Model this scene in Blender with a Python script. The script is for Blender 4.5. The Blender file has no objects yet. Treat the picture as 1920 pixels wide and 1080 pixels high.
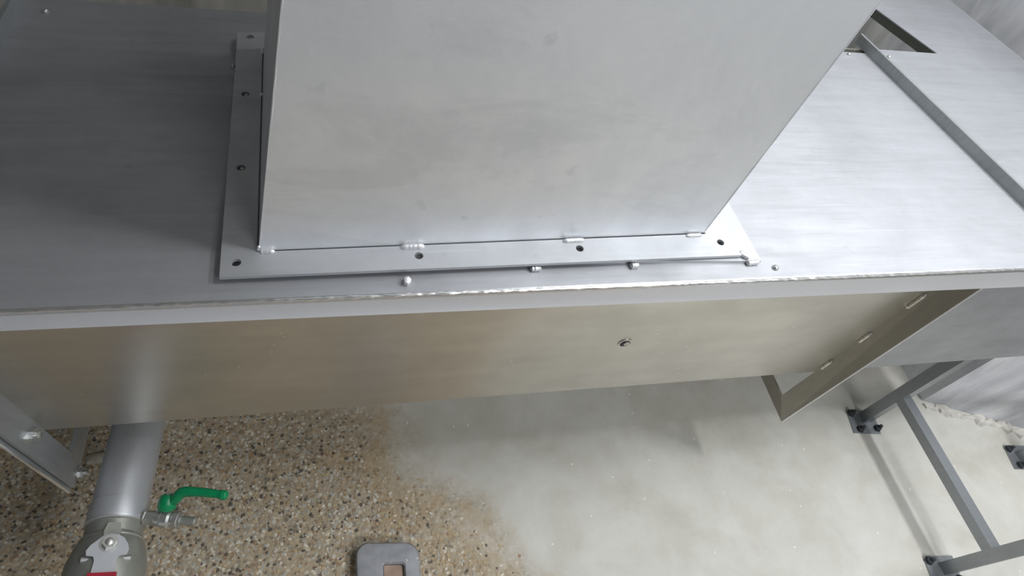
import bpy, bmesh, math, random
from mathutils import Vector, Matrix
random.seed(7)
sc = bpy.context.scene
COL = sc.collection
V = Vector

# ------------------------------------------------------------------ camera
CAM = V((-0.1704, -0.4990, 1.3556)); FPX = 1105.57
cr = V((0.97006, -0.17036, 0.17312)).normalized()
cf = V((0.23964, 0.55522, -0.79643)); cf = (cf - cr*cf.dot(cr)).normalized()
cu = cr.cross(cf)
cam_d = bpy.data.cameras.new('camera'); cam = bpy.data.objects.new('camera', cam_d); COL.objects.link(cam)
cam.matrix_world = Matrix(((cr.x, cu.x, -cf.x, CAM.x), (cr.y, cu.y, -cf.y, CAM.y), (cr.z, cu.z, -cf.z, CAM.z), (0, 0, 0, 1)))
cam_d.sensor_width = 36.0; cam_d.lens = FPX/1920*36; cam_d.clip_start = .01
sc.camera = cam

# ------------------------------------------------------------------ world, lights, exposure
w = bpy.data.worlds.new('room_air'); sc.world = w; w.use_nodes = True
w.node_tree.nodes['Background'].inputs[0].default_value = (.75, .80, .9, 1)
w.node_tree.nodes['Background'].inputs[1].default_value = .25
def area(name, loc, sx, sy, power, col=(.97, .985, 1), rot=(0, 0, 0)):
    d = bpy.data.lights.new(name, 'AREA'); d.shape = 'RECTANGLE'; d.size = sx; d.size_y = sy
    d.energy = power; d.color = col
    o = bpy.data.objects.new(name, d); COL.objects.link(o); o.location = loc; o.rotation_euler = rot
    return o
area('ceiling_and_fill_light', (1.14, .10, 2.7), .2, .4, 14.5)
area('ceiling_and_fill_light', (2.0, -.25, 2.7), .2, .4, 35)
area('ceiling_and_fill_light', (1.45, .9, 2.7), .2, .5, 14)  # fill added to brighten the housing top and back right wall; unseen
area('ceiling_and_fill_light', (1.5, -2.3, 2.7), 1.4, .3, 64)
FZ = -.38            # floor level; the trough top is just over a metre above it
sc.view_settings.view_transform = 'Standard'; sc.view_settings.look = 'None'
sc.view_settings.gamma = 1; sc.view_settings.use_curve_mapping = False
sc.view_settings.exposure = 0.0

# ------------------------------------------------------------------ helpers
def ray(px, py):
    return (cr*((px-960)/FPX) - cu*((py-540)/FPX) + cf)
def dep(px, py, d): return CAM + ray(px, py)*d
def onz(px, py, z): r = ray(px, py); return CAM + r*((z-CAM.z)/r.z)

def wloc(o):
    p = V((0, 0, 0))
    while o: p += V(o.location); o = o.parent
    return p
def thing(name, label, cat, loc, group=None):
    o = bpy.data.objects.new(name, None); COL.objects.link(o); o.location = loc
    o.empty_display_size = .05
    o['label'] = label; o['category'] = cat
    if group: o['group'] = group
    return o
def smooth_mesh(me, ang=35):
    for p in me.polygons: p.use_smooth = True
    try: me.set_sharp_from_angle(angle=math.radians(ang))
    except Exception: pass
def obj(name, bm, m, parent=None, smooth=True, origin=None, **props):
    """bm is in world coordinates"""
    bmesh.ops.recalc_face_normals(bm, faces=bm.faces[:])
    if origin is None:
        if parent is not None: origin = wloc(parent)
        else: origin = V((0, 0, 0))
    origin = V(origin)
    for v in bm.verts: v.co -= origin
    me = bpy.data.meshes.new(name); bm.to_mesh(me); bm.free()
    for mm in (m if isinstance(m, (list, tuple)) else [m]): me.materials.append(mm)
    if smooth: smooth_mesh(me)
    o = bpy.data.objects.new(name, me); COL.objects.link(o)
    if parent is not None:
        o.parent = parent; o.location = origin - wloc(parent)
    else: o.location = origin
    for k, v in props.items(): o[k] = v
    return o
def bev(bm, r, seg=2, edges=None):
    e = edges if edges is not None else [x for x in bm.edges if len(x.link_faces) == 2 and x.calc_face_angle(0) > .5]
    bmesh.ops.bevel(bm, geom=e, offset=r, segments=seg, profile=.5, affect='EDGES', clamp_overlap=True)
def hull8(bm, lo, hi):
    """two quads (4 pts each) joined into a solid"""
    a = [bm.verts.new(V(p)) for p in lo]; b = [bm.verts.new(V(p)) for p in hi]; n = len(a)
    bm.faces.new(a[::-1]); bm.faces.new(b)
    for i in range(n): bm.faces.new((a[i], a[(i+1) % n], b[(i+1) % n], b[i]))
def prism(poly, z0, z1, r=0, seg=2):
    bm = bmesh.new(); hull8(bm, [(x, y, z0) for x, y in poly], [(x, y, z1) for x, y in poly])
    if r: bev(bm, r, seg)
    return bm
def slab(pts, thick, r=0, seg=2):
    """polygon pts (3d) extruded by vector thick"""
    bm = bmesh.new(); t = V(thick); hull8(bm, pts, [V(p)+t for p in pts])
    if r: bev(bm, r, seg)
    return bm
def box(x0, x1, y0, y1, z0, z1, r=0, seg=2):
    return prism([(x0, y0), (x1, y0), (x1, y1), (x0, y1)], z0, z1, r, seg)
def frame(d, up=V((0, 0, 1))):
    z = V(d).normalized(); x = V(up).cross(z)
    if x.length < 1e-3: x = V((1, 0, 0)).cross(z)
    x.normalize(); return x, z.cross(x), z
def lathe(bm, p, d, prof, n=24, up=V((0, 0, 1)), caps=True, mat=0):
    """prof: list of (t along d, radius)"""
    x, y, z = frame(d, up); p = V(p); rings = []
    for t, r in prof:
        rings.append([bm.verts.new(p + z*t + (x*math.cos(2*math.pi*i/n)+y*math.sin(2*math.pi*i/n))*r) for i in range(n)])
    for a, b in zip(rings, rings[1:]):
        for i in range(n):
            f = bm.faces.new((a[i], a[(i+1) % n], b[(i+1) % n], b[i])); f.material_index = mat
    if caps: bm.faces.new(rings[0][::-1]); bm.faces.new(rings[-1])
    return bm
def tube(bm, pts, r, n=8, jitter=0):
    pts = [V(p) for p in pts]; rings = []
    for i, p in enumerate(pts):
        d = (pts[min(i+1, len(pts)-1)] - pts[max(i-1, 0)]); x, y, z = frame(d, V((.01, .02, 1)))
        rr = (r[i] if isinstance(r, (list, tuple)) else r)*(1+random.uniform(-jitter, jitter))
        rings.append([bm.verts.new(p+(x*math.cos(2*math.pi*k/n)+y*math.sin(2*math.pi*k/n))*rr) for k in range(n)])
    for a, b in zip(rings, rings[1:]):
        for k in range(n): bm.faces.new((a[k], a[(k+1) % n], b[(k+1) % n], b[k]))
    bm.faces.new(rings[0][::-1]); bm.faces.new(rings[-1])
    return bm

# ------------------------------------------------------------------ materials
class NT:
    def __init__(s, name):
        s.m = bpy.data.materials.new(name); s.m.use_nodes = True; s.t = s.m.node_tree
        s.b = s.t.nodes['Principled BSDF']; s.tc = None
    def n(s, typ, **k):
        x = s.t.nodes.new(typ)
        for a, b in k.items(): setattr(x, a, b)
        return x
    def l(s, a, b): s.t.links.new(a, b)
    def pos(s, scale=(1, 1, 1), rot=(0, 0, 0)):
        g = s.n('ShaderNodeNewGeometry'); m = s.n('ShaderNodeMapping')
        m.inputs['Scale'].default_value = scale; m.inputs['Rotation'].default_value = rot
        s.l(g.outputs['Position'], m.inputs[0]); return m.outputs[0]
    def noise(s, vec, scale, detail=4, rough=.55, dist=0):
        x = s.n('ShaderNodeTexNoise'); x.inputs['Scale'].default_value = scale; x.inputs['Detail'].default_value = detail
        x.inputs['Roughness'].default_value = rough; x.inputs['Distortion'].default_value = dist; s.l(vec, x.inputs['Vector']); return x.outputs['Fac']
    def ramp(s, fac, stops):
        x = s.n('ShaderNodeValToRGB'); e = x.color_ramp.elements
        while len(e) > 1: e.remove(e[-1])
        e[0].position = stops[0][0]; c = stops[0][1]; e[0].color = (*c, 1) if isinstance(c, tuple) else (c, c, c, 1)
        for p, c in stops[1:]:
            q = e.new(p); q.color = (*c, 1) if isinstance(c, tuple) else (c, c, c, 1)
        s.l(fac, x.inputs[0]); return x.outputs[0]
    def mix(s, a, b, fac, blend='MIX'):
        x = s.n('ShaderNodeMix', data_type='RGBA', blend_type=blend)
        for i, v in ((0, fac), (6, a), (7, b)):
            if hasattr(v, 'links'): s.l(v, x.inputs[i])
            elif isinstance(v, tuple): x.inputs[i].default_value = (*v, 1)
            else: x.inputs[i].default_value = v
        return x.outputs[2]
    def math(s, op, a, b=0):
        x = s.n('ShaderNodeMath', operation=op)
        for i, v in enumerate((a, b)):
            if hasattr(v, 'links'): s.l(v, x.inputs[i])
            else: x.inputs[i].default_value = v
        return x.outputs[0]
    def bump(s, h, strength=.2, dist=.001):
        x = s.n('ShaderNodeBump'); x.inputs['Strength'].default_value = strength; x.inputs['Distance'].default_value = dist
        s.l(h, x.inputs['Height']); s.l(x.outputs[0], s.b.inputs['Normal'])
    def set(s, **k):
        for a, v in k.items():
            i = s.b.inputs[a.replace('_', ' ')]
            if hasattr(v, 'links'): s.l(v, i)
            elif isinstance(v, tuple): i.default_value = (*v, 1)
            else: i.default_value = v

def steel(name, base, metallic=.85, rough=.42, spots=0., scratch=0., streak=(14, 60, 14), blotch=.14, bump=.05):
    t = NT(name); p = t.pos(); ps = t.pos(streak)
    n1 = t.noise(p, 5, 5, .6, .4); n2 = t.noise(ps, 1.5, 4, .6); n3 = t.noise(p, 420, 2)
    k = t.math('ADD', t.math('MULTIPLY', n1, .6), t.math('MULTIPLY', n2, .4))
    d = tuple(c*(1-blotch) for c in base); b = tuple(min(1, c*(1+blotch)) for c in base)
    col = t.ramp(k, [(.35, d), (.65, b)])
    col = t.mix(col, tuple(c*.8 for c in base), t.math('MULTIPLY', n3, .25))
    if scratch:     # long brushed smears along x, short light scratches, small dark stains
        sm = t.noise(t.pos((2.2, 34, 4), (0, 0, .03)), 1.3, 5, .7, .6)
        col = t.mix(col, tuple(c*.62 for c in base), t.math('MULTIPLY', t.ramp(sm, [(.53, 0.), (.66, 1.)]), scratch))
        lt = t.noise(t.pos((1.6, 90, 4), (0, 0, -.05)), 1.1, 3, .6, .9)
        col = t.mix(col, tuple(min(1, c*1.35) for c in base), t.math('MULTIPLY', t.ramp(lt, [(.64, 0.), (.70, 1.)]), scratch))
        sc2 = t.noise(t.pos((60, 700, 60), (0, 0, .5)), 1, 2, .5)
        col = t.mix(col, tuple(min(1, c*1.3) for c in base), t.math('MULTIPLY', t.ramp(sc2, [(.74, 0.), (.78, 1.)]), scratch))
        ds = t.noise(p, 26, 3, .5)
        col = t.mix(col, tuple(c*.7 for c in base), t.math('MULTIPLY', t.ramp(ds, [(.70, 0.), (.76, 1.)]), scratch*1.4))
    if spots:
        vo = t.n('ShaderNodeTexVoronoi'); vo.inputs['Scale'].default_value = 60; t.l(p, vo.inputs['Vector'])
        m = t.math('LESS_THAN', vo.outputs['Distance'], .12)
        sel = t.math('GREATER_THAN', t.noise(p, 9, 2), .62)
        col = t.mix(col, (.85, .85, .8), t.math('MULTIPLY', t.math('MULTIPLY', m, sel), spots))
    t.set(Base_Color=col, Metallic=metallic, Roughness=t.ramp(k, [(.3, rough+.08), (.7, rough-.06)]))
    t.bump(t.math('ADD', n3, t.math('MULTIPLY', n2, 2.)), bump, .0006)
    return t.m
M = {}
M['cover'] = steel('blasted_steel_cover', (.475, .485, .51), .74, .58, streak=(3, 26, 10), blotch=.13, scratch=.2)
M['lip'] = steel('lit_lip_steel', (.86, .86, .875), .8, .5, streak=(4, 20, 20), blotch=.07)  # same sheet as the cover, colour raised so the lip looks lit
M['duct'] = steel('blasted_steel_duct', (.87, .89, .92), .72, .48, streak=(7, 7, 5), blotch=.10, scratch=.22)
M['panel'] = steel('blasted_steel_panel', (.66, .64, .59), .95, .36, spots=1., streak=(3, 10, 14), blotch=.10)
M['flange'] = steel('ground_steel_flange', (.60, .615, .64), .70, .52, scratch=.2, streak=(10, 10, 10), blotch=.10)
M['ring'] = steel('dull_steel_ring', (.36, .345, .295), .55, .5, blotch=.08)
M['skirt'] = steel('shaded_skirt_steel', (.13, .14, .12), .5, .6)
M['side_flange'] = steel('dull_side_flange', (.40, .42, .44), .7, .5, scratch=.2)
M['bar'] = steel('dull_joint_bar', (.36, .38, .385), .6, .5)
M['highlight'] = steel('highlight_steel_edge', (.92, .93, .95), .95, .24, streak=(60, 200, 60), blotch=.15, bump=.2)  # near-white colour paints the highlight on the fold and plate edge
M['weld'] = steel('pale_weld_steel', (.85, .86, .88), .7, .38, streak=(150, 150, 150), blotch=.1, bump=.6)
M['bolt'] = steel('bright_bolt_steel', (.62, .63, .62), .9, .34, blotch=.05)
M['stand'] = steel('grey_tube_steel', (.34, .36, .38), .8, .42, blotch=.06)
M['pipe'] = steel('satin_pipe_steel', (.56, .58, .62), .7, .5, streak=(20, 4, 20), blotch=.08)
M['cast'] = steel('cast_valve_steel', (.40, .41, .38), .75, .48, streak=(20, 20, 20), blotch=.14, bump=.3)
M['dark'] = steel('dark_hole_steel', (.05, .05, .05), .5, .5)
def plain(name, col, rough=.5, metallic=0, var=.12, scale=60, bump=.1):
    t = NT(name); p = t.pos(); n = t.noise(p, scale, 4)
    t.set(Base_Color=t.ramp(n, [(.3, tuple(c*(1-var) for c in col)), (.7, tuple(min(1, c*(1+var)) for c in col))]), Roughness=rough, Metallic=metallic)
    t.bump(n, bump, .001); return t.m
M['green'] = plain('green_plastic', (.0, .23, .085), .35, var=.08)
M['red'] = plain('red_plastic', (.35, .01, .03), .4, var=.1)
M['black'] = plain('dark_rubber', (.03, .035, .04), .6)
M['ceil'] = plain('painted_ceiling', (.55, .56, .56), .9)

# concrete / exposed aggregate floor
def floor_mat():
    t = NT('concrete_floor'); p = t.pos()
    sx = t.n('ShaderNodeSeparateXYZ'); t.l(p, sx.inputs[0]); X = sx.outputs[0]; Y = sx.outputs[1]
    wob = t.math('MULTIPLY', t.math('SUBTRACT', t.noise(p, 5, 5, .65), .5), .5)
    # boundary of the smooth screed runs from (-.17,.09) to (.05,-.21)
    s = t.math('ADD', t.math('ADD', X, t.math('MULTIPLY', Y, .73)), wob)
    mk = t.ramp(t.math('ADD', t.math('MULTIPLY', s, 1.6), .42), [(.30, 0.), (.62, 1.)])
    # smooth pale concrete
    c1 = t.ramp(t.noise(p, 5, 7, .62, .3), [(.3, (.52, .50, .44)), (.5, (.61, .60, .55)), (.7, (.68, .67, .63))])
    fine = t.noise(p, 160, 3)
    c1 = t.mix(c1, (.46, .44, .40), t.ramp(fine, [(.62, 0.), (.78, .5)]))
    # aggregate
    vo = t.n('ShaderNodeTexVoronoi'); vo.inputs['Scale'].default_value = 95; vo.inputs['Randomness'].default_value = 1; t.l(p, vo.inputs['Vector'])
    bw = t.n('ShaderNodeRGBToBW'); t.l(vo.outputs['Color'], bw.inputs[0])
    peb = t.ramp(bw.outputs[0], [(.0, (.12, .11, .09)), (.25, (.24, .21, .16)), (.45, (.40, .33, .25)), (.62, (.50, .44, .34)), (.8, (.58, .54, .46)), (1., (.68, .63, .55))])
    e = t.ramp(vo.outputs['Distance'], [(.35, 0.), (.7, 1.)])
    c2 = t.mix(peb, (.42, .35, .25), e)
    c2 = t.mix(c2, (.42, .29, .15), t.ramp(t.noise(p, 11, 4), [(.48, 0.), (.75, .45)]))
    col = t.mix(c2, c1, mk)
    # rusty ochre stain along the join
    st = t.ramp(t.math('ADD', t.math('MULTIPLY', s, 1.6), .42), [(.08, 0.), (.36, 1.), (.68, 0.)])
    st = t.math('MULTIPLY', st, t.ramp(t.noise(p, 9, 5, .65), [(.40, 0.), (.66, .8)]))
    col = t.mix(col, (.44, .31, .16), st)
    # greenish damp tint in patches
    col = t.mix(col, (.42, .40, .31), t.math('MULTIPLY', t.ramp(t.noise(p, 3.2, 4), [(.5, 0.), (.72, .4)]), mk))
    # white splashes
    v2 = t.n('ShaderNodeTexVoronoi'); v2.inputs['Scale'].default_value = 17; t.l(p, v2.inputs['Vector'])
    col = t.mix(col, (.82, .8, .74), t.math('LESS_THAN', v2.outputs['Distance'], .055))
    t.set(Base_Color=col, Roughness=t.ramp(t.noise(p, 4, 4), [(.35, .55), (.65, .75)]))
    h = t.math('ADD', t.math('MULTIPLY', t.math('SUBTRACT', 1, mk), t.math('SUBTRACT', 1, vo.outputs['Distance'])), t.math('MULTIPLY', fine, .15))
    t.bump(h, .5, .003)
    return t.m
M['floor'] = floor_mat()
def streak_mat(name, a, b, c, scale, rot=(0, 0, 0)):
    t = NT(name); g = t.n('ShaderNodeNewGeometry'); m1 = t.n('ShaderNodeMapping'); m1.inputs['Rotation'].default_value = rot
    t.l(g.outputs['Position'], m1.inputs[0])
    m2 = t.n('ShaderNodeMapping'); m2.inputs['Scale'].default_value = scale; t.l(m1.outputs[0], m2.inputs[0])
    n = t.noise(m2.outputs[0], 1, 6, .62, .8); n2 = t.noise(t.pos(), 4, 4)
    col = t.ramp(n, [(.32, a), (.5, b), (.68, c)])
    col = t.mix(col, a, t.ramp(n2, [(.5, 0.), (.75, .35)]))
    t.set(Base_Color=col, Roughness=.55); t.bump(n, .5, .006); return t.m
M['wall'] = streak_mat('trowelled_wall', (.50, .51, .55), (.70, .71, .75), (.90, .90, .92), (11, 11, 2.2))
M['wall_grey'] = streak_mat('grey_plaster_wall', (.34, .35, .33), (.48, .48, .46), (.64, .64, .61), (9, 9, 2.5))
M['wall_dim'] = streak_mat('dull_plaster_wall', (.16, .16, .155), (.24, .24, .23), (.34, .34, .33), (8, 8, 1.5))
M['screed'] = streak_mat('smeared_screed', (.36, .37, .38), (.50, .51, .54), (.72, .73, .76), (4, 22, 4), (0, 0, math.radians(18)))

# ------------------------------------------------------------------ setting
def struct(name, bm, m, parent=None):
    o = obj(name, bm, m, parent, smooth=False); o['kind'] = 'structure'; return o
floor = struct('floor', box(-3, 2.6, -3, 1.32, FZ-.08, FZ), M['floor'])
struct('wall_right', prism([(1.83, 1.32), (1.83, .121), (2.6, -.190), (2.7, -.10), (1.93, 1.32)], FZ-.08, 2.8), M['wall'])
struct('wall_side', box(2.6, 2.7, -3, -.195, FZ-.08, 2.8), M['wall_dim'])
struct('wall_back', box(-3, 1.83, 1.32, 1.44, FZ-.08, 2.8), M['wall_grey'])
struct('ceiling', box(-3.1, 2.7, -3, 1.44, 2.8, 2.88), M['ceil'])
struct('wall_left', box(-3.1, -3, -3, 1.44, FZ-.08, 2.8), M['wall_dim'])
# pale mortar fillet, rough, along the foot of the slanted wall
bm = bmesh.new(); pts = []; rr = []
for i in range(60):
    k = i/59; b_ = V((1.83, .112, FZ)).lerp(V((2.58, -.195, FZ)), k)
    pts.append(b_+V((random.uniform(-.012, .004), random.uniform(-.016, .004), 0))); rr.append(random.uniform(.008, .022))
tube(bm, pts, rr, 8, .35)
for v in bm.verts: v.co.z = FZ+max(-.002, (v.co.z-FZ)*.7)
M['mortar'] = plain('white_mortar', (.60, .58, .53), .8, var=.2, scale=40, bump=.6)
obj('mortar_ridge', bm, M['mortar'], floor)

# exposed pebbles, thousands of them, one stuff mesh bedded in the floor
peb_m = [plain('pebble_%s' % n, c, .6, var=.15, scale=200) for n, c in
         (('tan', (.50, .39, .25)), ('grey', (.44, .43, .38)), ('pale', (.68, .63, .53)), ('dark', (.12, .105, .085)), ('brown', (.36, .25, .15)))]
bm = bmesh.new(); cnt = 0
def blob(bm, c, r, h, mi, n=5):
    a0 = random.uniform(0, 6.28); el = random.uniform(.65, 1.0); ra = random.uniform(0, 3.14)
    ring = []; ring2 = []
    for i in range(n):
        a = a0+2*math.pi*i/n; q = r*random.uniform(.65, 1.2)
        x = math.cos(a)*q; y = math.sin(a)*q*el; X = x*math.cos(ra)-y*math.sin(ra); Y = x*math.sin(ra)+y*math.cos(ra)
        ring.append(bm.verts.new((c.x+X, c.y+Y, c.z-.001))); ring2.append(bm.verts.new((c.x+X*.72, c.y+Y*.72, c.z+h*random.uniform(.75, 1.1))))
    for i in range(n):
        f = bm.faces.new((ring[i], ring[(i+1) % n], ring2[(i+1) % n], ring2[i])); f.material_index = mi
    f = bm.faces.new(ring2); f.material_index = mi
while cnt < 15000:
    x = random.uniform(-1.6, .36); y = random.uniform(-.42, .62)
    s = x+.73*y-.09+.07*math.sin(7*y+3*x)
    if s > -.30 and random.random() > max(0, 1-(s+.30)/.28)**2: continue
    mi = random.choices(range(5), (7, 5, 3.6, 3, 2.8))[0]
    blob(bm, V((x, y, FZ)), random.uniform(.0034, .0078), random.uniform(.0006, .0022), mi); cnt += 1
obj('pebble', bm, peb_m, floor, smooth=False, kind='stuff')

# ------------------------------------------------------------------ trough
ZT = .6356
XL, XB = -.766, 1.231
def lipz(x): return .612-.011*(x+.7)
def botz(x): return .156-.0225*(x+.72)
YP = .05     # front panels stand back under the overhanging lip
trough = thing('conveyor_trough', 'long steel trough with folded cover lip, running across under the hopper duct', 'conveyor', (.07, .36, 0))

# cover: sheet with a folded front lip (rounded fold)
def cover_bm(x0, x1, yb, n=14, x1b=None):
    bm = bmesh.new(); prof = []
    r = .008
    for k in range(7):
        a = math.radians(90*k/6); prof.append((r-r*math.sin(a), ZT-r+r*math.cos(a)))
    secs = []
    for i in range(n+1):
        x = x0+(x1-x0)*i/n; xb = x if x1b is None else x0+(x1b-x0)*i/n
        o = [(xb, yb, ZT)]+[(x, y, z) for y, z in prof]+[(x, -.013, lipz(x)+.002)]
        inn = [(x, -.010, lipz(x)+.002), (x, .003, ZT-.010), (x, .010, ZT-.003), (xb, yb, ZT-.003)]
        secs.append([bm.verts.new(V(p)-V((0, .003, 0))) for p in o+inn])
    m = len(secs[0])
    for a, b in zip(secs, secs[1:]):
        for k in range(m):
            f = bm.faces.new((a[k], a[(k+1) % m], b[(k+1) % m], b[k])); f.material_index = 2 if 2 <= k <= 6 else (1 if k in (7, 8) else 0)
    bm.faces.new(secs[0][::-1]); bm.faces.new(secs[-1])
    return bm
cover = obj('cover', cover_bm(XL, XB, .715, x1b=1.135), [M['cover'], M['lip'], M['highlight']], trough)
# near-white tube painting a highlight along the fold
def highlight_line(x0, x1, n, parent, rad=.0024):
    bm = bmesh.new(); pts = [V((x0+(x1-x0)*i/n, -.0005+random.uniform(-.0006, .0006), ZT-.0018+random.uniform(-.0004, .0004))) for i in range(n+1)]
    tube(bm, pts, [rad*random.uniform(.7, 1.25) for _ in pts], 7); return obj('fold_highlight', bm, M['highlight'], parent)
highlight_line(XL, 1.225, 320, trough)

# front panel (hangs under the lip, slightly behind it)
def panel_bm(x0, x1, n=8, y=.05, t=.004):
    bm = bmesh.new(); s = []
    for i in range(n+1):
        x = x0+(x1-x0)*i/n
        s.append([bm.verts.new(p) for p in ((x, y, ZT-.012), (x, y, botz(x)+.008), (x, y+.002, botz(x)+.002), (x, y+.008, botz(x)), (x, y+.03, botz(x)), (x, y+.03, botz(x)+t), (x, y+t, botz(x)+t+.004), (x, y+t, ZT-.012))])
    m = 8
    for a, b in zip(s, s[1:]):
        for k in range(m): bm.faces.new((a[k], a[(k+1) % m], b[(k+1) % m], b[k]))
    bm.faces.new(s[0][::-1]); bm.faces.new(s[-1]); return bm
obj('front_panel', panel_bm(-.776, 1.015, 10), M['panel'], trough)
obj('bottom_panel', slab([(-.775, .08, botz(-.775)), (.96, .08, botz(.96)), (.96, .69, botz(.96)), (-.775, .69, botz(-.775))], (0, 0, .004)), M['panel'], trough)
obj('back_panel', slab([(-.775, .69, botz(-.775)), (.96, .69, botz(.96)), (1.0, .69, ZT-.004), (-.775, .69, ZT-.004)], (0, .004, 0)), M['panel'], trough)

# end flange frames: flat steel rings
def ring_flange(parent, front, t, m):
    (ti, to, bi, bo) = front     # top inner, top outer, bottom inner, bottom outer
    up = slab([to, ti, bi, bo], (t, 0, 0), .0012, 1)
    obj('end_flange', up, M[m], parent)
    obj('end_flange', slab([bo, bi, (bi[0], .69, bi[2]), (bo[0], .74, bo[2])], (t, 0, 0), .0012, 1), M[m], parent)
    obj('end_flange', slab([(to[0], .74, to[2]), (ti[0], .69, ti[2]), (bi[0], .69, bi[2]), (bo[0], .74, bo[2])], (t, 0, 0), .0012, 1), M[m], parent)
RF = [(1.020, .05, .60), (1.036, .001, .60), (.957, .05, -.019), (.976, 0, -.088)]
LF = [(-.777, .05, .60), (-.789, .001, .60), (-.775, .05, .042), (-.782, 0, -.023)]
ring_flange(trough, RF, .006, 'ring'); ring_flange(trough, LF, .006, 'side_flange')
LF2 = [V(p)+V((-.011, -.004 if i % 2 else 0, -.008 if i > 1 else 0)) for i, p in enumerate(LF)]
obj('backing_flange', slab([LF2[1], LF2[0], LF2[2], LF2[3]], (.006, 0, 0), .001, 1), M['side_flange'], trough)
bm = bmesh.new(); tube(bm, [LF2[1].lerp(LF2[3], i/24)+V((.003, -.001, 0)) for i in range(25)], .0030, 8, .12); obj('edge_highlight', bm, M['highlight'], trough)  # near-white tube drawn as the plate edge's highlight
bm = bmesh.new(); tube(bm, [V(RF[1]).lerp(V(RF[3]), i/8)+V((.003, -.0005, 0)) for i in range(9)], .0020, 8); obj('edge_highlight', bm, M['weld'], trough)  # pale tube drawn as the lit front edge of the plate
def rin(z): return V(RF[2]).lerp(V(RF[0]), (z+.019)/.619)
# weld beads
def bead(parent, a, b, r=.004, n=None, m='weld'):
    a, b = V(a), V(b); L = (b-a).length; n = n or max(6, int(L/.0025))
    bm = bmesh.new(); pts = []; rr = []
    for i in range(n+1):
        k = i/n; pts.append(a.lerp(b, k)); e = min(1, 6*min(k, 1-k)+.35)
        rr.append(r*e*(1+.09*math.sin(k*L/.0065*2*math.pi)))
    tube(bm, pts, rr, 8, .05)
    return obj('weld_bead', bm, M[m], parent)
for z0, z1 in ((.485, .430), (.325, .280), (.190, .145)):
    bead(trough, rin(z0)+V((-.002, -.003, 0)), rin(z1)+V((-.002, -.003, 0)), .0050, m='panel')
bead(trough, (-.776, .049, .250), (-.774, .049, .222), .0035)

# bolt builders
def hexbolt(parent, p, d, r=.009, h=.007, tip=.008, washer=True, name='bolt'):
    bm = bmesh.new(); x, y, z = frame(d); p = V(p)
    if washer: lathe(bm, p, d, [(0, r*1.45), (.0016, r*1.45)], 20)
    o = .0016 if washer else 0
    a0 = random.random()
    lo = [p+z*o+(x*math.cos(a0+i*math.pi/3)+y*math.sin(a0+i*math.pi/3))*r for i in range(6)]
    hull8(bm, lo, [q+z*h for q in lo])
    if tip: lathe(bm, p, d, [(o+h-.001, r*.55), (o+h+tip*.8, r*.55), (o+h+tip, r*.4)], 14)
    return obj(name, bm, M['bolt'], parent)
def dome(parent, p, r=.0045, h=.006, name='stud', m='bolt'):
    bm = bmesh.new(); lathe(bm, V(p)-V((0, 0, .002)), (0, 0, 1), [(0, r*.98), (.002+h*.35, r), (.002+h*.7, r*.82), (.002+h*.93, r*.45), (.002+h, r*.1)], 14)
    return obj(name, bm, M[m], parent)
hexbolt(trough, (-.775, .028, .195), (1, -.1, .1), .0125, .011, .006)
hexbolt(trough, (-.774, .030, -.022), (1, 0, 0), .011, .008, .008)
# studs and rivets on the cover
for p, r in (((84, 19), .0055), ((437, 123), .0042), ((1592, 100), .0055), ((1665, 103), .0055), ((1392, 463), .0048), ((1455, 501), .0058)):
    q = onz(p[0], p[1], ZT+.003); dome(trough, (q.x, min(q.y, .70), ZT), r, .006)
q = onz(762, 524, ZT+.006)
bm = bmesh.new(); lathe(bm, (q.x, q.y, ZT-.002), (.1, -.3, 1), [(0, .0062), (.008, .0065), (.010, .005), (.0125, .0055), (.0135, .003)], 7); obj('stud', bm, M['weld'], trough)
# welded plug hole in the front panel
bm = bmesh.new(); c = V((.348, YP, .351))
lathe(bm, c+V((0, .001, 0)), (0, -1, 0), [(0, .0155), (.0025, .0155), (.0025, .0118), (-.001, .0118)], 24, caps=False); pl = obj('plug_ring', bm, M['panel'], trough)
bm = bmesh.new(); lathe(bm, c+V((-.002, .001, 0)), (0, -1, 0), [(0, .0116), (.0014, .0116)], 18); obj('plug_hole', bm, M['dark'], trough)
bm = bmesh.new(); lathe(bm, c+V((.0025, .001, .0005)), (0, -1, 0), [(0, .0070), (.004, .0070), (.005, .005)], 6); obj('plug', bm, M['bolt'], trough)

# kerb frame of flat bar welded round the opening, under the hopper flange
kerb = [((-.345, .066), (.497, .034), (.447, .084), (-.300, .108)),
        ((.497, .034), (.470, .655), (.425, .610), (.447, .084)),
        ((.470, .655), (-.372, .630), (-.327, .585), (.425, .610)),
        ((-.372, .630), (-.345, .066), (-.300, .108), (-.327, .585))]
kerbs = [obj('kerb_bar', prism(k, ZT, ZT+.007, .0012, 2), M['flange'], trough) for k in kerb]
for (a, b), r in ((((1182, 497), (1199, 496)), .0055), (((1401, 492), (1424, 490)), .0048), (((995, 503), (1016, 502)), .0045)):
    A = onz(a[0], a[1], ZT+.006); B = onz(b[0], b[1], ZT+.006)
    bead(trough, (A.x, A.y, ZT+.004), (B.x, B.y, ZT+.004), r)

# ------------------------------------------------------------------ joint bar + second housing
# upstanding bar at the cover joint
def joint_bar(parent, a, b, h, t):
    a, b = V(a), V(b); d = (b-a).normalized(); n = V((-d.y, d.x, 0))
    return obj('joint_bar', slab([a, b, b+V((0, 0, h)), a+V((0, 0, h))], -n*t, .001, 1), M['bar'], parent)
joint_bar(trough, (1.229, .002, ZT), (1.127, .760, ZT), .026, .007)
joint_bar(trough, (-.765, .0, ZT-.01), (-.773, .70, ZT-.01), .036, .008)

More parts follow.
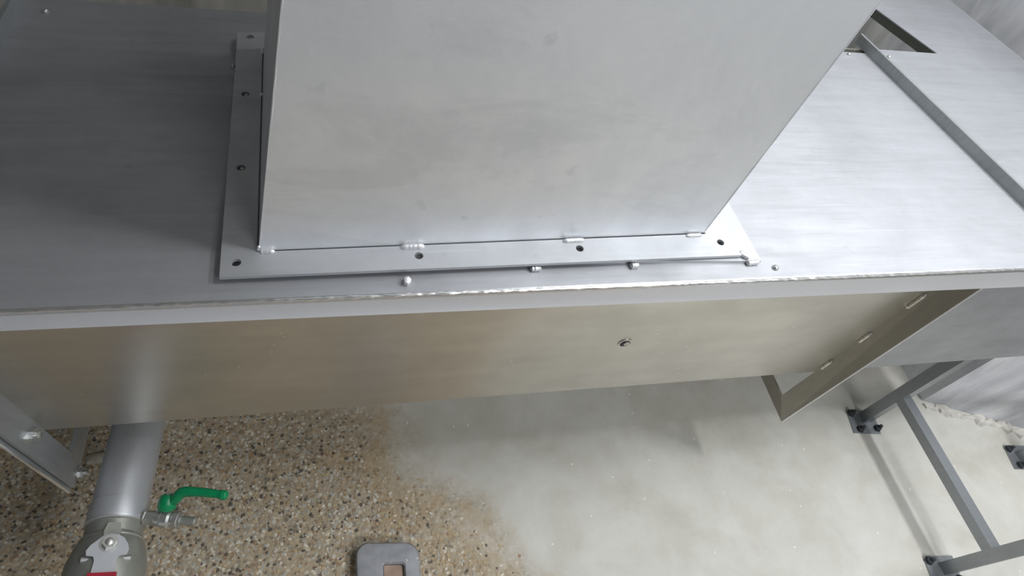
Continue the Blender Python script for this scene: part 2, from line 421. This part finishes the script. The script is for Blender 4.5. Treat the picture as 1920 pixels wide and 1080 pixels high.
house = thing('discharge_housing', 'smooth pale steel housing right of the upstanding joint bar, open corner behind', 'machine housing', (1.45, .5, 0))
top = [(1.239, .0), (1.797, .0), (1.635, 1.25), (1.215, 1.25), (1.388, .735), (1.140, .735)]
def house_cover():
    bm = bmesh.new(); hull8(bm, [(x, y, ZT-.003) for x, y in top], [(x, y, ZT) for x, y in top])
    return bm
hc = obj('cover', house_cover(), M['cover'], house)
def lip_only(x0, x1):
    bm = bmesh.new(); r = .008; s = []
    for i in range(9):
        x = x0+(x1-x0)*i/8; o = [(x, .012, ZT)]
        for k in range(7):
            a = math.radians(90*k/6); o.append((x, -.003+r-r*math.sin(a), ZT-r+r*math.cos(a)))
        o += [(x, -.016, lipz(x)+.002), (x, -.013, lipz(x)+.002), (x, 0, ZT-.010), (x, .012, ZT-.003)]
        s.append([bm.verts.new(p) for p in o])
    m = len(s[0])
    for a, b in zip(s, s[1:]):
        for k in range(m): bm.faces.new((a[k], a[(k+1) % m], b[(k+1) % m], b[k]))
    bm.faces.new(s[0][::-1]); bm.faces.new(s[-1]); return bm
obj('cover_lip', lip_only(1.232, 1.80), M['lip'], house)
highlight_line(1.226, 1.80, 90, house)
obj('front_panel', panel_bm(1.03, 1.79, 8), M['cover'], house)
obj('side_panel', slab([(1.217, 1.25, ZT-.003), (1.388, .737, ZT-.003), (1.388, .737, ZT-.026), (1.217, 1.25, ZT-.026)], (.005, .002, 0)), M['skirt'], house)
obj('side_panel', slab([(1.795, .052, ZT-.003), (1.70, .735, ZT-.003), (1.70, .735, .11), (1.795, .052, .11)], (-.005, 0, 0)), M['cover'], house)
obj('back_panel', slab([(1.04, .735, ZT-.003), (1.69, .735, ZT-.003), (1.69, .735, .112), (.98, .735, .118)], (0, -.004, 0)), M['ring'], house)
obj('bottom_panel', slab([(.985, .08, botz(.98)), (1.788, .08, botz(1.79)), (1.70, .73, botz(1.7)), (.985, .73, botz(.98))], (0, 0, .004)), M['cover'], house)

# ------------------------------------------------------------------ hopper duct
hop = thing('hopper_duct', 'tall pale grey rectangular steel hopper duct leaning right, welded to a bolted flange', 'duct', (.03, .32, ZT+.01))
Z0 = .651; LEAN = V((.2115, .127, 1))
base = [V((-.318, .0752, Z0)), V((.4045, .0925, Z0)), V((.389, .583, Z0)), V((-.340, .566, Z0))]
H = 1.75
def wall_plate(a, b, inward, name, m, r=.0015):
    t = V(inward).normalized()*.003
    return obj(name, slab([a, b, b+LEAN*H, a+LEAN*H], t, r, 2), m, hop)
wall_plate(base[0], base[1], (0, 1, 0), 'front_panel', M['duct'])
wall_plate(base[3]+V((0, 0, 0)), base[0]+V((0, .0035, 0)), (1, 0, 0), 'side_panel', M['duct'])
wall_plate(base[1]+V((0, .0035, 0)), base[2], (-1, 0, 0), 'side_panel', M['duct'])
wall_plate(base[2], base[3]+V((.0035, 0, 0)), (0, -1, 0), 'back_panel', M['duct'])
# rounded corner welds on the front edges
bm = bmesh.new(); tube(bm, [base[0]+LEAN*(H*i/120)+V((.0012, .0012, 0)) for i in range(121)], .0013, 7, .25); obj('corner_weld', bm, M['duct'], hop)
bm = bmesh.new(); tube(bm, [base[1]+LEAN*(H*i/120)+V((-.0006, .0006, 0)) for i in range(121)], .0014, 7, .2); obj('corner_weld', bm, M['duct'], hop)
# mitred flange bars, a hair of gap to the duct wall
outer = [V((-.3655, .030)), V((.4565, .0415)), V((.441, .632)), V((-.3895, .614))]
inner = [V((-.3205, .0735)), V((.4065, .0905)), V((.391, .585)), V((-.3425, .5675))]
tf = .0055
flb = []
for i in range(4):
    j = (i+1) % 4
    poly = [outer[i], outer[j], inner[j], inner[i]]
    flb.append(obj('flange_bar', prism([(p.x, p.y) for p in poly], Z0-tf, Z0, .0009, 2), M['flange'], hop))
# holes bored through flange, kerb and cover
holes = [(-.346, .055), (-.0915, .0585), (.1675, .0648), (.4275, .0705), (-.3545, .245), (-.362, .428), (-.3665, .600)]
bm = bmesh.new()
for x, y in holes: lathe(bm, (x, y, ZT-.03), (0, 0, 1), [(0, .0066), (.06, .0066)], 20)
cut = obj('cutter', bm, M['dark'])
def bore(o):
    md = o.modifiers.new('b', 'BOOLEAN'); md.object = cut; md.operation = 'DIFFERENCE'; md.solver = 'EXACT'
    bpy.context.view_layer.update()
    me = bpy.data.meshes.new_from_object(o.evaluated_get(bpy.context.evaluated_depsgraph_get()))
    o.modifiers.clear(); o.data = me; smooth_mesh(me)
for o in flb+kerbs+[cover]: bore(o)
bpy.data.objects.remove(cut)
for x, y in holes[4:]:
    bm = bmesh.new(); lathe(bm, (x+.0008, y+.001, ZT-.02), (0, 0, 1), [(0, .0040), (.030, .0042), (.0325, .0032), (.0335, .001)], 12)
    obj('stud', bm, M['bolt'], trough)
# intermittent welds between duct and flange
def bead_px(a, b, r=.0036, z=Z0+.001):
    A = onz(a[0], a[1], z); B = onz(b[0], b[1], z); return bead(hop, A, B, r)
bead_px((487, 472), (515, 471.5)); bead_px((751, 463.5), (796, 461.5), .0045); bead_px((1056, 452), (1096, 450), .0040); bead_px((1287, 442), (1316, 440.5), .0036)
bead(hop, V((-.3185, .0755, Z0)), V((-.3160, .0770, Z0+.010)), .0022)
bead(hop, (-.3425, .548, Z0), (-.3430, .568, Z0), .0035)
bead(hop, (-.3360, .425, Z0), (-.3362, .432, Z0), .003)
bead(hop, (.455, .050, Z0-.002), (.474, .038, Z0-.006), .0042)

# ------------------------------------------------------------------ drain pipe
A = dep(260, 800, .100*FPX/85); B = dep(200, 1060, .100*FPX/99.5)
ax = (B-A).normalized(); A0 = A-ax*.22
pipe = thing('drain_pipe', 'satin steel drain pipe coming out from under the left end of the trough', 'pipe', (A0.x, A0.y, A0.z-.05))
T = lambda px, py: (onz(px, py, A.z+.02)-A).dot(ax)
def axis_t(py):     # distance along the axis whose projection has image row py
    lo, hi = -.3, .6
    for _ in range(40):
        m = (lo+hi)/2; q = A+ax*m-CAM; y = 540-FPX*q.dot(cu)/q.dot(cf)
        if y < py: lo = m
        else: hi = m
    return lo
t1, t2 = axis_t(948), axis_t(985)
bm = bmesh.new(); lathe(bm, A0, ax, [(0, .050), (.22+t1, .050)], 48); obj('pipe_wall', bm, M['pipe'], pipe)
bm = bmesh.new()
pts = [A0+V((0, .09*math.sin(a), .09*(1-math.cos(a)))) for a in [math.radians(x) for x in range(0, 91, 15)]]
pts = [A0-ax*0.0]+pts[1:]+[V((pts[-1].x, pts[-1].y, botz(-.62)+.001))] if pts[-1].z < botz(-.62) else [A0, V((A0.x, A0.y+.02, botz(-.62)))]
tube(bm, pts, .050, 32); obj('elbow', bm, M['pipe'], pipe)
bm = bmesh.new(); lathe(bm, A+ax*t1, ax, [(-.001, .0495), (0, .0517), (.003, .0517), (t2-t1-.004, .0517), (t2-t1, .0505)], 48); obj('collar', bm, M['pipe'], pipe)
bm = bmesh.new(); tube(bm, [A+ax*t1+ (frame(ax)[0]*math.cos(a)+frame(ax)[1]*math.sin(a))*.0505 for a in [2*math.pi*i/64 for i in range(65)]], .0012, 6, .3); obj('ring_weld', bm, M['pipe'], pipe)

# ------------------------------------------------------------------ big ball valve
bv = thing('ball_valve', 'large cast steel valve with hex stem nut and red grip on the pipe end', 'valve', A+ax*(t2+.06)-V((0, 0, .07)))
O = A+ax*t2
bm = bmesh.new(); lathe(bm, O, ax, [(0, .050), (.001, .0525), (.004, .0525), (.006, .0495), (.026, .0495), (.030, .053), (.034, .0555), (.036, .054), (.050, .060), (.075, .066), (.12, .068), (.18, .060), (.2, .052)], 48)
obj('body', bm, M['cast'], bv)
bm = bmesh.new(); lathe(bm, O, ax, [(.001, .048), (.0015, .0530), (.0030, .0532), (.0040, .049)], 48); obj('body_rim', bm, M['weld'], bv)
ex, ey, _ = frame(ax)
# "outward" from the axis towards up and a bit left/front of the pipe
outd = V((.32, -.10, 1)); outd = (outd-ax*outd.dot(ax)).normalized(); side = ax.cross(outd).normalized()
# stem boss + mounting neck
S = O+ax*.062
bm = bmesh.new(); lathe(bm, S+outd*.045, outd, [(0, .019), (.018, .018), (.020, .016)], 24); obj('stem_boss', bm, M['cast'], bv)
neck = [(-.045, -.010), (-.045, .010), (-.028, .014), (-.012, .011), (0, .016), (0, -.016), (-.012, -.011), (-.028, -.014)]
bm = slab([S+outd*.050+ax*u+side*v_ for u, v_ in neck], outd*.006, .0015, 2); obj('stop_plate', bm, M['cast'], bv)
plate = [(-.010, -.022), (.002, -.030), (.012, -.033), (.020, -.031), (.022, -.020), (.030, -.017), (.085, -.019), (.085, .019), (.030, .017), (.022, .020), (.020, .031), (.012, .033), (.002, .028), (-.014, .012), (-.018, 0), (-.016, -.012)]
bm = slab([S+outd*.066+ax*u+side*v_ for u, v_ in plate], outd*.004, .001, 2); lev = obj('lever', bm, M['pipe'], bv)
grip = [(.052, -.022), (.13, -.022), (.135, -.018), (.135, .018), (.13, .022), (.052, .022)]
bm = slab([S+outd*.061+ax*u+side*v_ for u, v_ in grip], outd*.014, .004, 3); obj('grip', bm, M['red'], lev, label='red plastic lever sleeve')
bm = bmesh.new(); lathe(bm, S+outd*.070, outd, [(0, .015), (.0015, .015)], 24)
lo = [S+outd*.0715+(ax*math.cos(i*math.pi/3+.3)+side*math.sin(i*math.pi/3+.3))*.0115 for i in range(6)]; hull8(bm, lo, [q+outd*.008 for q in lo])
lathe(bm, S+outd*.07, outd, [(0, .0065), (.0115, .0065), (.0125, .005)], 18); obj('stem_nut', bm, M['bolt'], bv)
for u, s_ in ((.022, -1), (.022, 1)):
    bm = bmesh.new(); lathe(bm, S+outd*.055+ax*u+side*s_*.026, side*s_, [(0, .006), (.012, .006), (.013, .005)], 12); obj('stop_lug', bm, M['bolt'], bv)

# ------------------------------------------------------------------ small green valve
d0 = (A+ax*axis_t(966)-CAM).dot(cf)
E0 = dep(272, 969, d0-.004); E1 = dep(345, 976, d0+.002); gx = (E1-E0).normalized(); L = (E1-E0).length; sc_ = L/.075
st = V((.25, .75, .6)); st = (st-gx*st.dot(gx)).normalized(); sd = gx.cross(st)
gv = thing('drain_cock', 'small plated valve with bright green lever on the side of the drain pipe', 'valve', (E0+E1)/2)
bm = bmesh.new()
lathe(bm, E0-gx*.02, gx, [(0, .011), (.021, .011)], 24)
lathe(bm, E0, gx, [(0, .0155), (.002, .0155), (.002, .0135), (L*.28, .0135)], 6)
obj('nipple', bm, M['bolt'], gv)
bm = bmesh.new(); lathe(bm, E0+gx*L*.28, gx, [(0, .0145), (.002, .0155), (.010, .0155), (.014, .0190), (.026, .0190), (.030, .0155), (.034, .0155)], 28)
obj('valve_body', bm, M['bolt'], gv)
bm = bmesh.new(); lathe(bm, E0+gx*(L*.28+.034), gx, [(0, .0170), (.009, .0170), (.0105, .0145), (.014, .0145)], 6); obj('end_nut', bm, M['bolt'], gv)
bm = bmesh.new(); lathe(bm, E0+gx*(L*.28+.047), gx, [(0, .009), (.028, .009), (.030, .007)], 16); obj('threaded_end', bm, M['cast'], gv)
G = E0+gx*(L*.28+.018)
bm = bmesh.new(); lathe(bm, G+st*.010, st, [(0, .0095), (.018, .0088)], 18); obj('stem', bm, M['bolt'], gv)
# lever: hub cap and a cranked handle
bm = bmesh.new(); lathe(bm, G+st*.020, st, [(0, .0155), (.004, .0170), (.016, .0165), (.025, .0135), (.029, .008)], 24)
hub = obj('lever_hub', bm, M['green'], gv, label='green lever hub')
bm = bmesh.new(); lathe(bm, G+st*.0485, st, [(0, .0045), (.003, .0045), (.004, .003)], 6); obj('cap_nut', bm, M['bolt'], gv)
pa = G+st*.030; ds = (pa-CAM).dot(cf)
cp = [pa, dep(330, 934, ds-.002), dep(343, 923, ds-.004), dep(372, 922.5, ds-.004), dep(408, 926.5, ds-.004), dep(417, 928, ds-.004), dep(424, 928.5, ds-.004), dep(427, 928.7, ds-.004)]
k_ = ds/FPX
rr = [9, 10, 10, 8.4, 7.6, 9.6, 8.4, 4]
def smoothpath(P, R, sub=6):
    o = []; q = []
    for i in range(len(P)-1):
        p0 = P[max(i-1, 0)]; p1 = P[i]; p2 = P[i+1]; p3 = P[min(i+2, len(P)-1)]
        for s in range(sub):
            t = s/sub; o.append(.5*((2*p1)+(p2-p0)*t+(2*p0-5*p1+4*p2-p3)*t*t+(3*p1-p0-3*p2+p3)*t**3)); q.append(R[i]*(1-t)+R[i+1]*t)
    o.append(P[-1]); q.append(R[-1]); return o, q
po, ro = smoothpath(cp, rr); bm = bmesh.new(); tube(bm, po, [r*k_ for r in ro], 14); obj('lever', bm, M['green'], gv, label='cranked green lever')

# ------------------------------------------------------------------ stand at the right
stand = thing('support_stand', 'grey square tube stand with low rail and foot plates under the right housing', 'stand', (1.8, -.17, FZ))
XS = 1.542
def post(name, a, b, w_, m='stand'):
    a, b = V(a), V(b); x, y, z = frame(b-a, V((0, 1, .001)) if abs((b-a).z) > .5*(b-a).length else V((0, 0, 1)))
    h = w_/2; lo = [a+x*i*h+y*j*h for i, j in ((-1, -1), (1, -1), (1, 1), (-1, 1))]
    bm = bmesh.new(); hull8(bm, lo, [p+(b-a) for p in lo]); bev(bm, .002, 2); return obj(name, bm, M[m], stand)
F6 = FZ+.006; YB = .080; YF = -.420
post('leg', (XS, YB, F6), (XS, YB, botz(XS)-.0005), .036)
post('leg', (XS, YF, F6), (XS, YF, .30), .036)
post('rail', (XS, YB-.018, -.190), (XS, YF+.018, -.190), .034)
post('leg', (2.10, -.125, F6), (2.10, -.125, .30), .036)
post('leg', (2.10, YF, F6), (2.10, YF, .30), .036)
post('rail', (XS-.018, YF, .318), (2.118, YF, .318), .036)
post('rail', (2.10, YF+.018, .318), (2.10, -.107, .318), .036)
post('rail', (2.10, YF+.018, -.190), (2.10, -.143, -.190), .034)
def foot(x, y):
    bm = prism([(x-.060, y-.036), (x+.044, y-.050), (x+.058, y+.036), (x-.044, y+.050)], FZ, F6, .001, 1)
    f = obj('foot_plate', bm, M['stand'], stand)
    for dx, dy in ((-.036, .034), (.038, -.030), (-.032, -.026)):
        bm = bmesh.new(); lathe(bm, (x+dx, y+dy, F6-.0005), (0, 0, 1), [(0, .014), (.002, .014), (.002, .011), (.012, .011), (.013, .006), (.026, .006)], 6)
        obj('anchor_bolt', bm, M['black'], f, label='dark anchor bolt')
foot(XS-.014, YB-.014); foot(XS-.012, YF-.006); foot(2.10, -.128); foot(2.10, YF)

# ------------------------------------------------------------------ grey block on the floor
BZ = FZ
blk = thing('floor_block', 'grey rounded block with rusty recess and white paint spots on pebbly floor', 'block', (-.145, -.22, FZ))
def rrect(x0, x1, y0, y1, r, n=6):
    o = []
    for cx, cy, a0 in ((x1-r, y1-r, 0), (x0+r, y1-r, 90), (x0+r, y0+r, 180), (x1-r, y0+r, 270)):
        for i in range(n+1):
            a = math.radians(a0+90*i/n); o.append((cx+r*math.cos(a), cy+r*math.sin(a)))
    return o
bx0, bx1, by0, by1 = -.226, -.062, -.42, -.112; tilt = -.13
def blk_bm():
    bm = bmesh.new(); loops = []
    for g, z, r in ((0, 0, .034), (0, .036, .034), (.005, .047, .031), (.012, .050, .026)):
        loops.append([bm.verts.new((x, y+(x-bx0)*tilt, z+FZ)) for x, y in rrect(bx0+g, bx1-g, by0+g, by1-g, r)])
    for g, z, r in ((0, .050, .008), (.004, .045, .007), (.005, .030, .006)):
        loops.append([bm.verts.new((x, y+(x-bx0)*tilt, z+FZ)) for x, y in rrect(-.161+g, -.100-g, -.37+g, -.162-g, r)])
    for a, b in zip(loops, loops[1:]):
        n = len(a)
        for i in range(n): bm.faces.new((a[i], a[(i+1) % n], b[(i+1) % n], b[i]))
    bm.faces.new(loops[0][::-1]); bm.faces.new(loops[-1]); return bm
def block_mat():
    t = NT('grey_cast_block'); p = t.pos(); n = t.noise(p, 30, 4)
    col = t.ramp(n, [(.3, (.27, .28, .30)), (.7, (.38, .39, .42))])
    vo = t.n('ShaderNodeTexVoronoi'); vo.inputs['Scale'].default_value = 75; t.l(p, vo.inputs['Vector'])
    sel = t.math('MULTIPLY', t.math('LESS_THAN', vo.outputs['Distance'], .32), t.math('GREATER_THAN', t.noise(p, 22, 2), .56))
    col = t.mix(col, (.72, .72, .66), sel); t.set(Base_Color=col, Roughness=.6); t.bump(n, .3, .002); return t.m
obj('block_body', blk_bm(), block_mat(), blk)
M['rust'] = plain('rusty_infill', (.36, .26, .20), .85, var=.2, scale=40, bump=.5)
obj('recess_fill', prism([(x, y+(x-bx0)*tilt) for x, y in rrect(-.155, -.106, -.364, -.168, .004)], FZ+.0295, FZ+.036), M['rust'], blk)

# small stone under the trough
st_ = thing('stone', 'small pale stone on the floor between flange and drain pipe', 'stone', (-.89, .2, FZ))
bm = bmesh.new(); bmesh.ops.create_icosphere(bm, subdivisions=2, radius=1)
for v in bm.verts:
    k = 1+.18*math.sin(5*v.co.x+2)*math.cos(4*v.co.y); v.co = V((-.89+v.co.x*.032*k, .2+v.co.y*.016*k, FZ+.009+v.co.z*.010*k))
obj('stone_body', bm, plain('pale_stone', (.45, .42, .34), .8), st_)
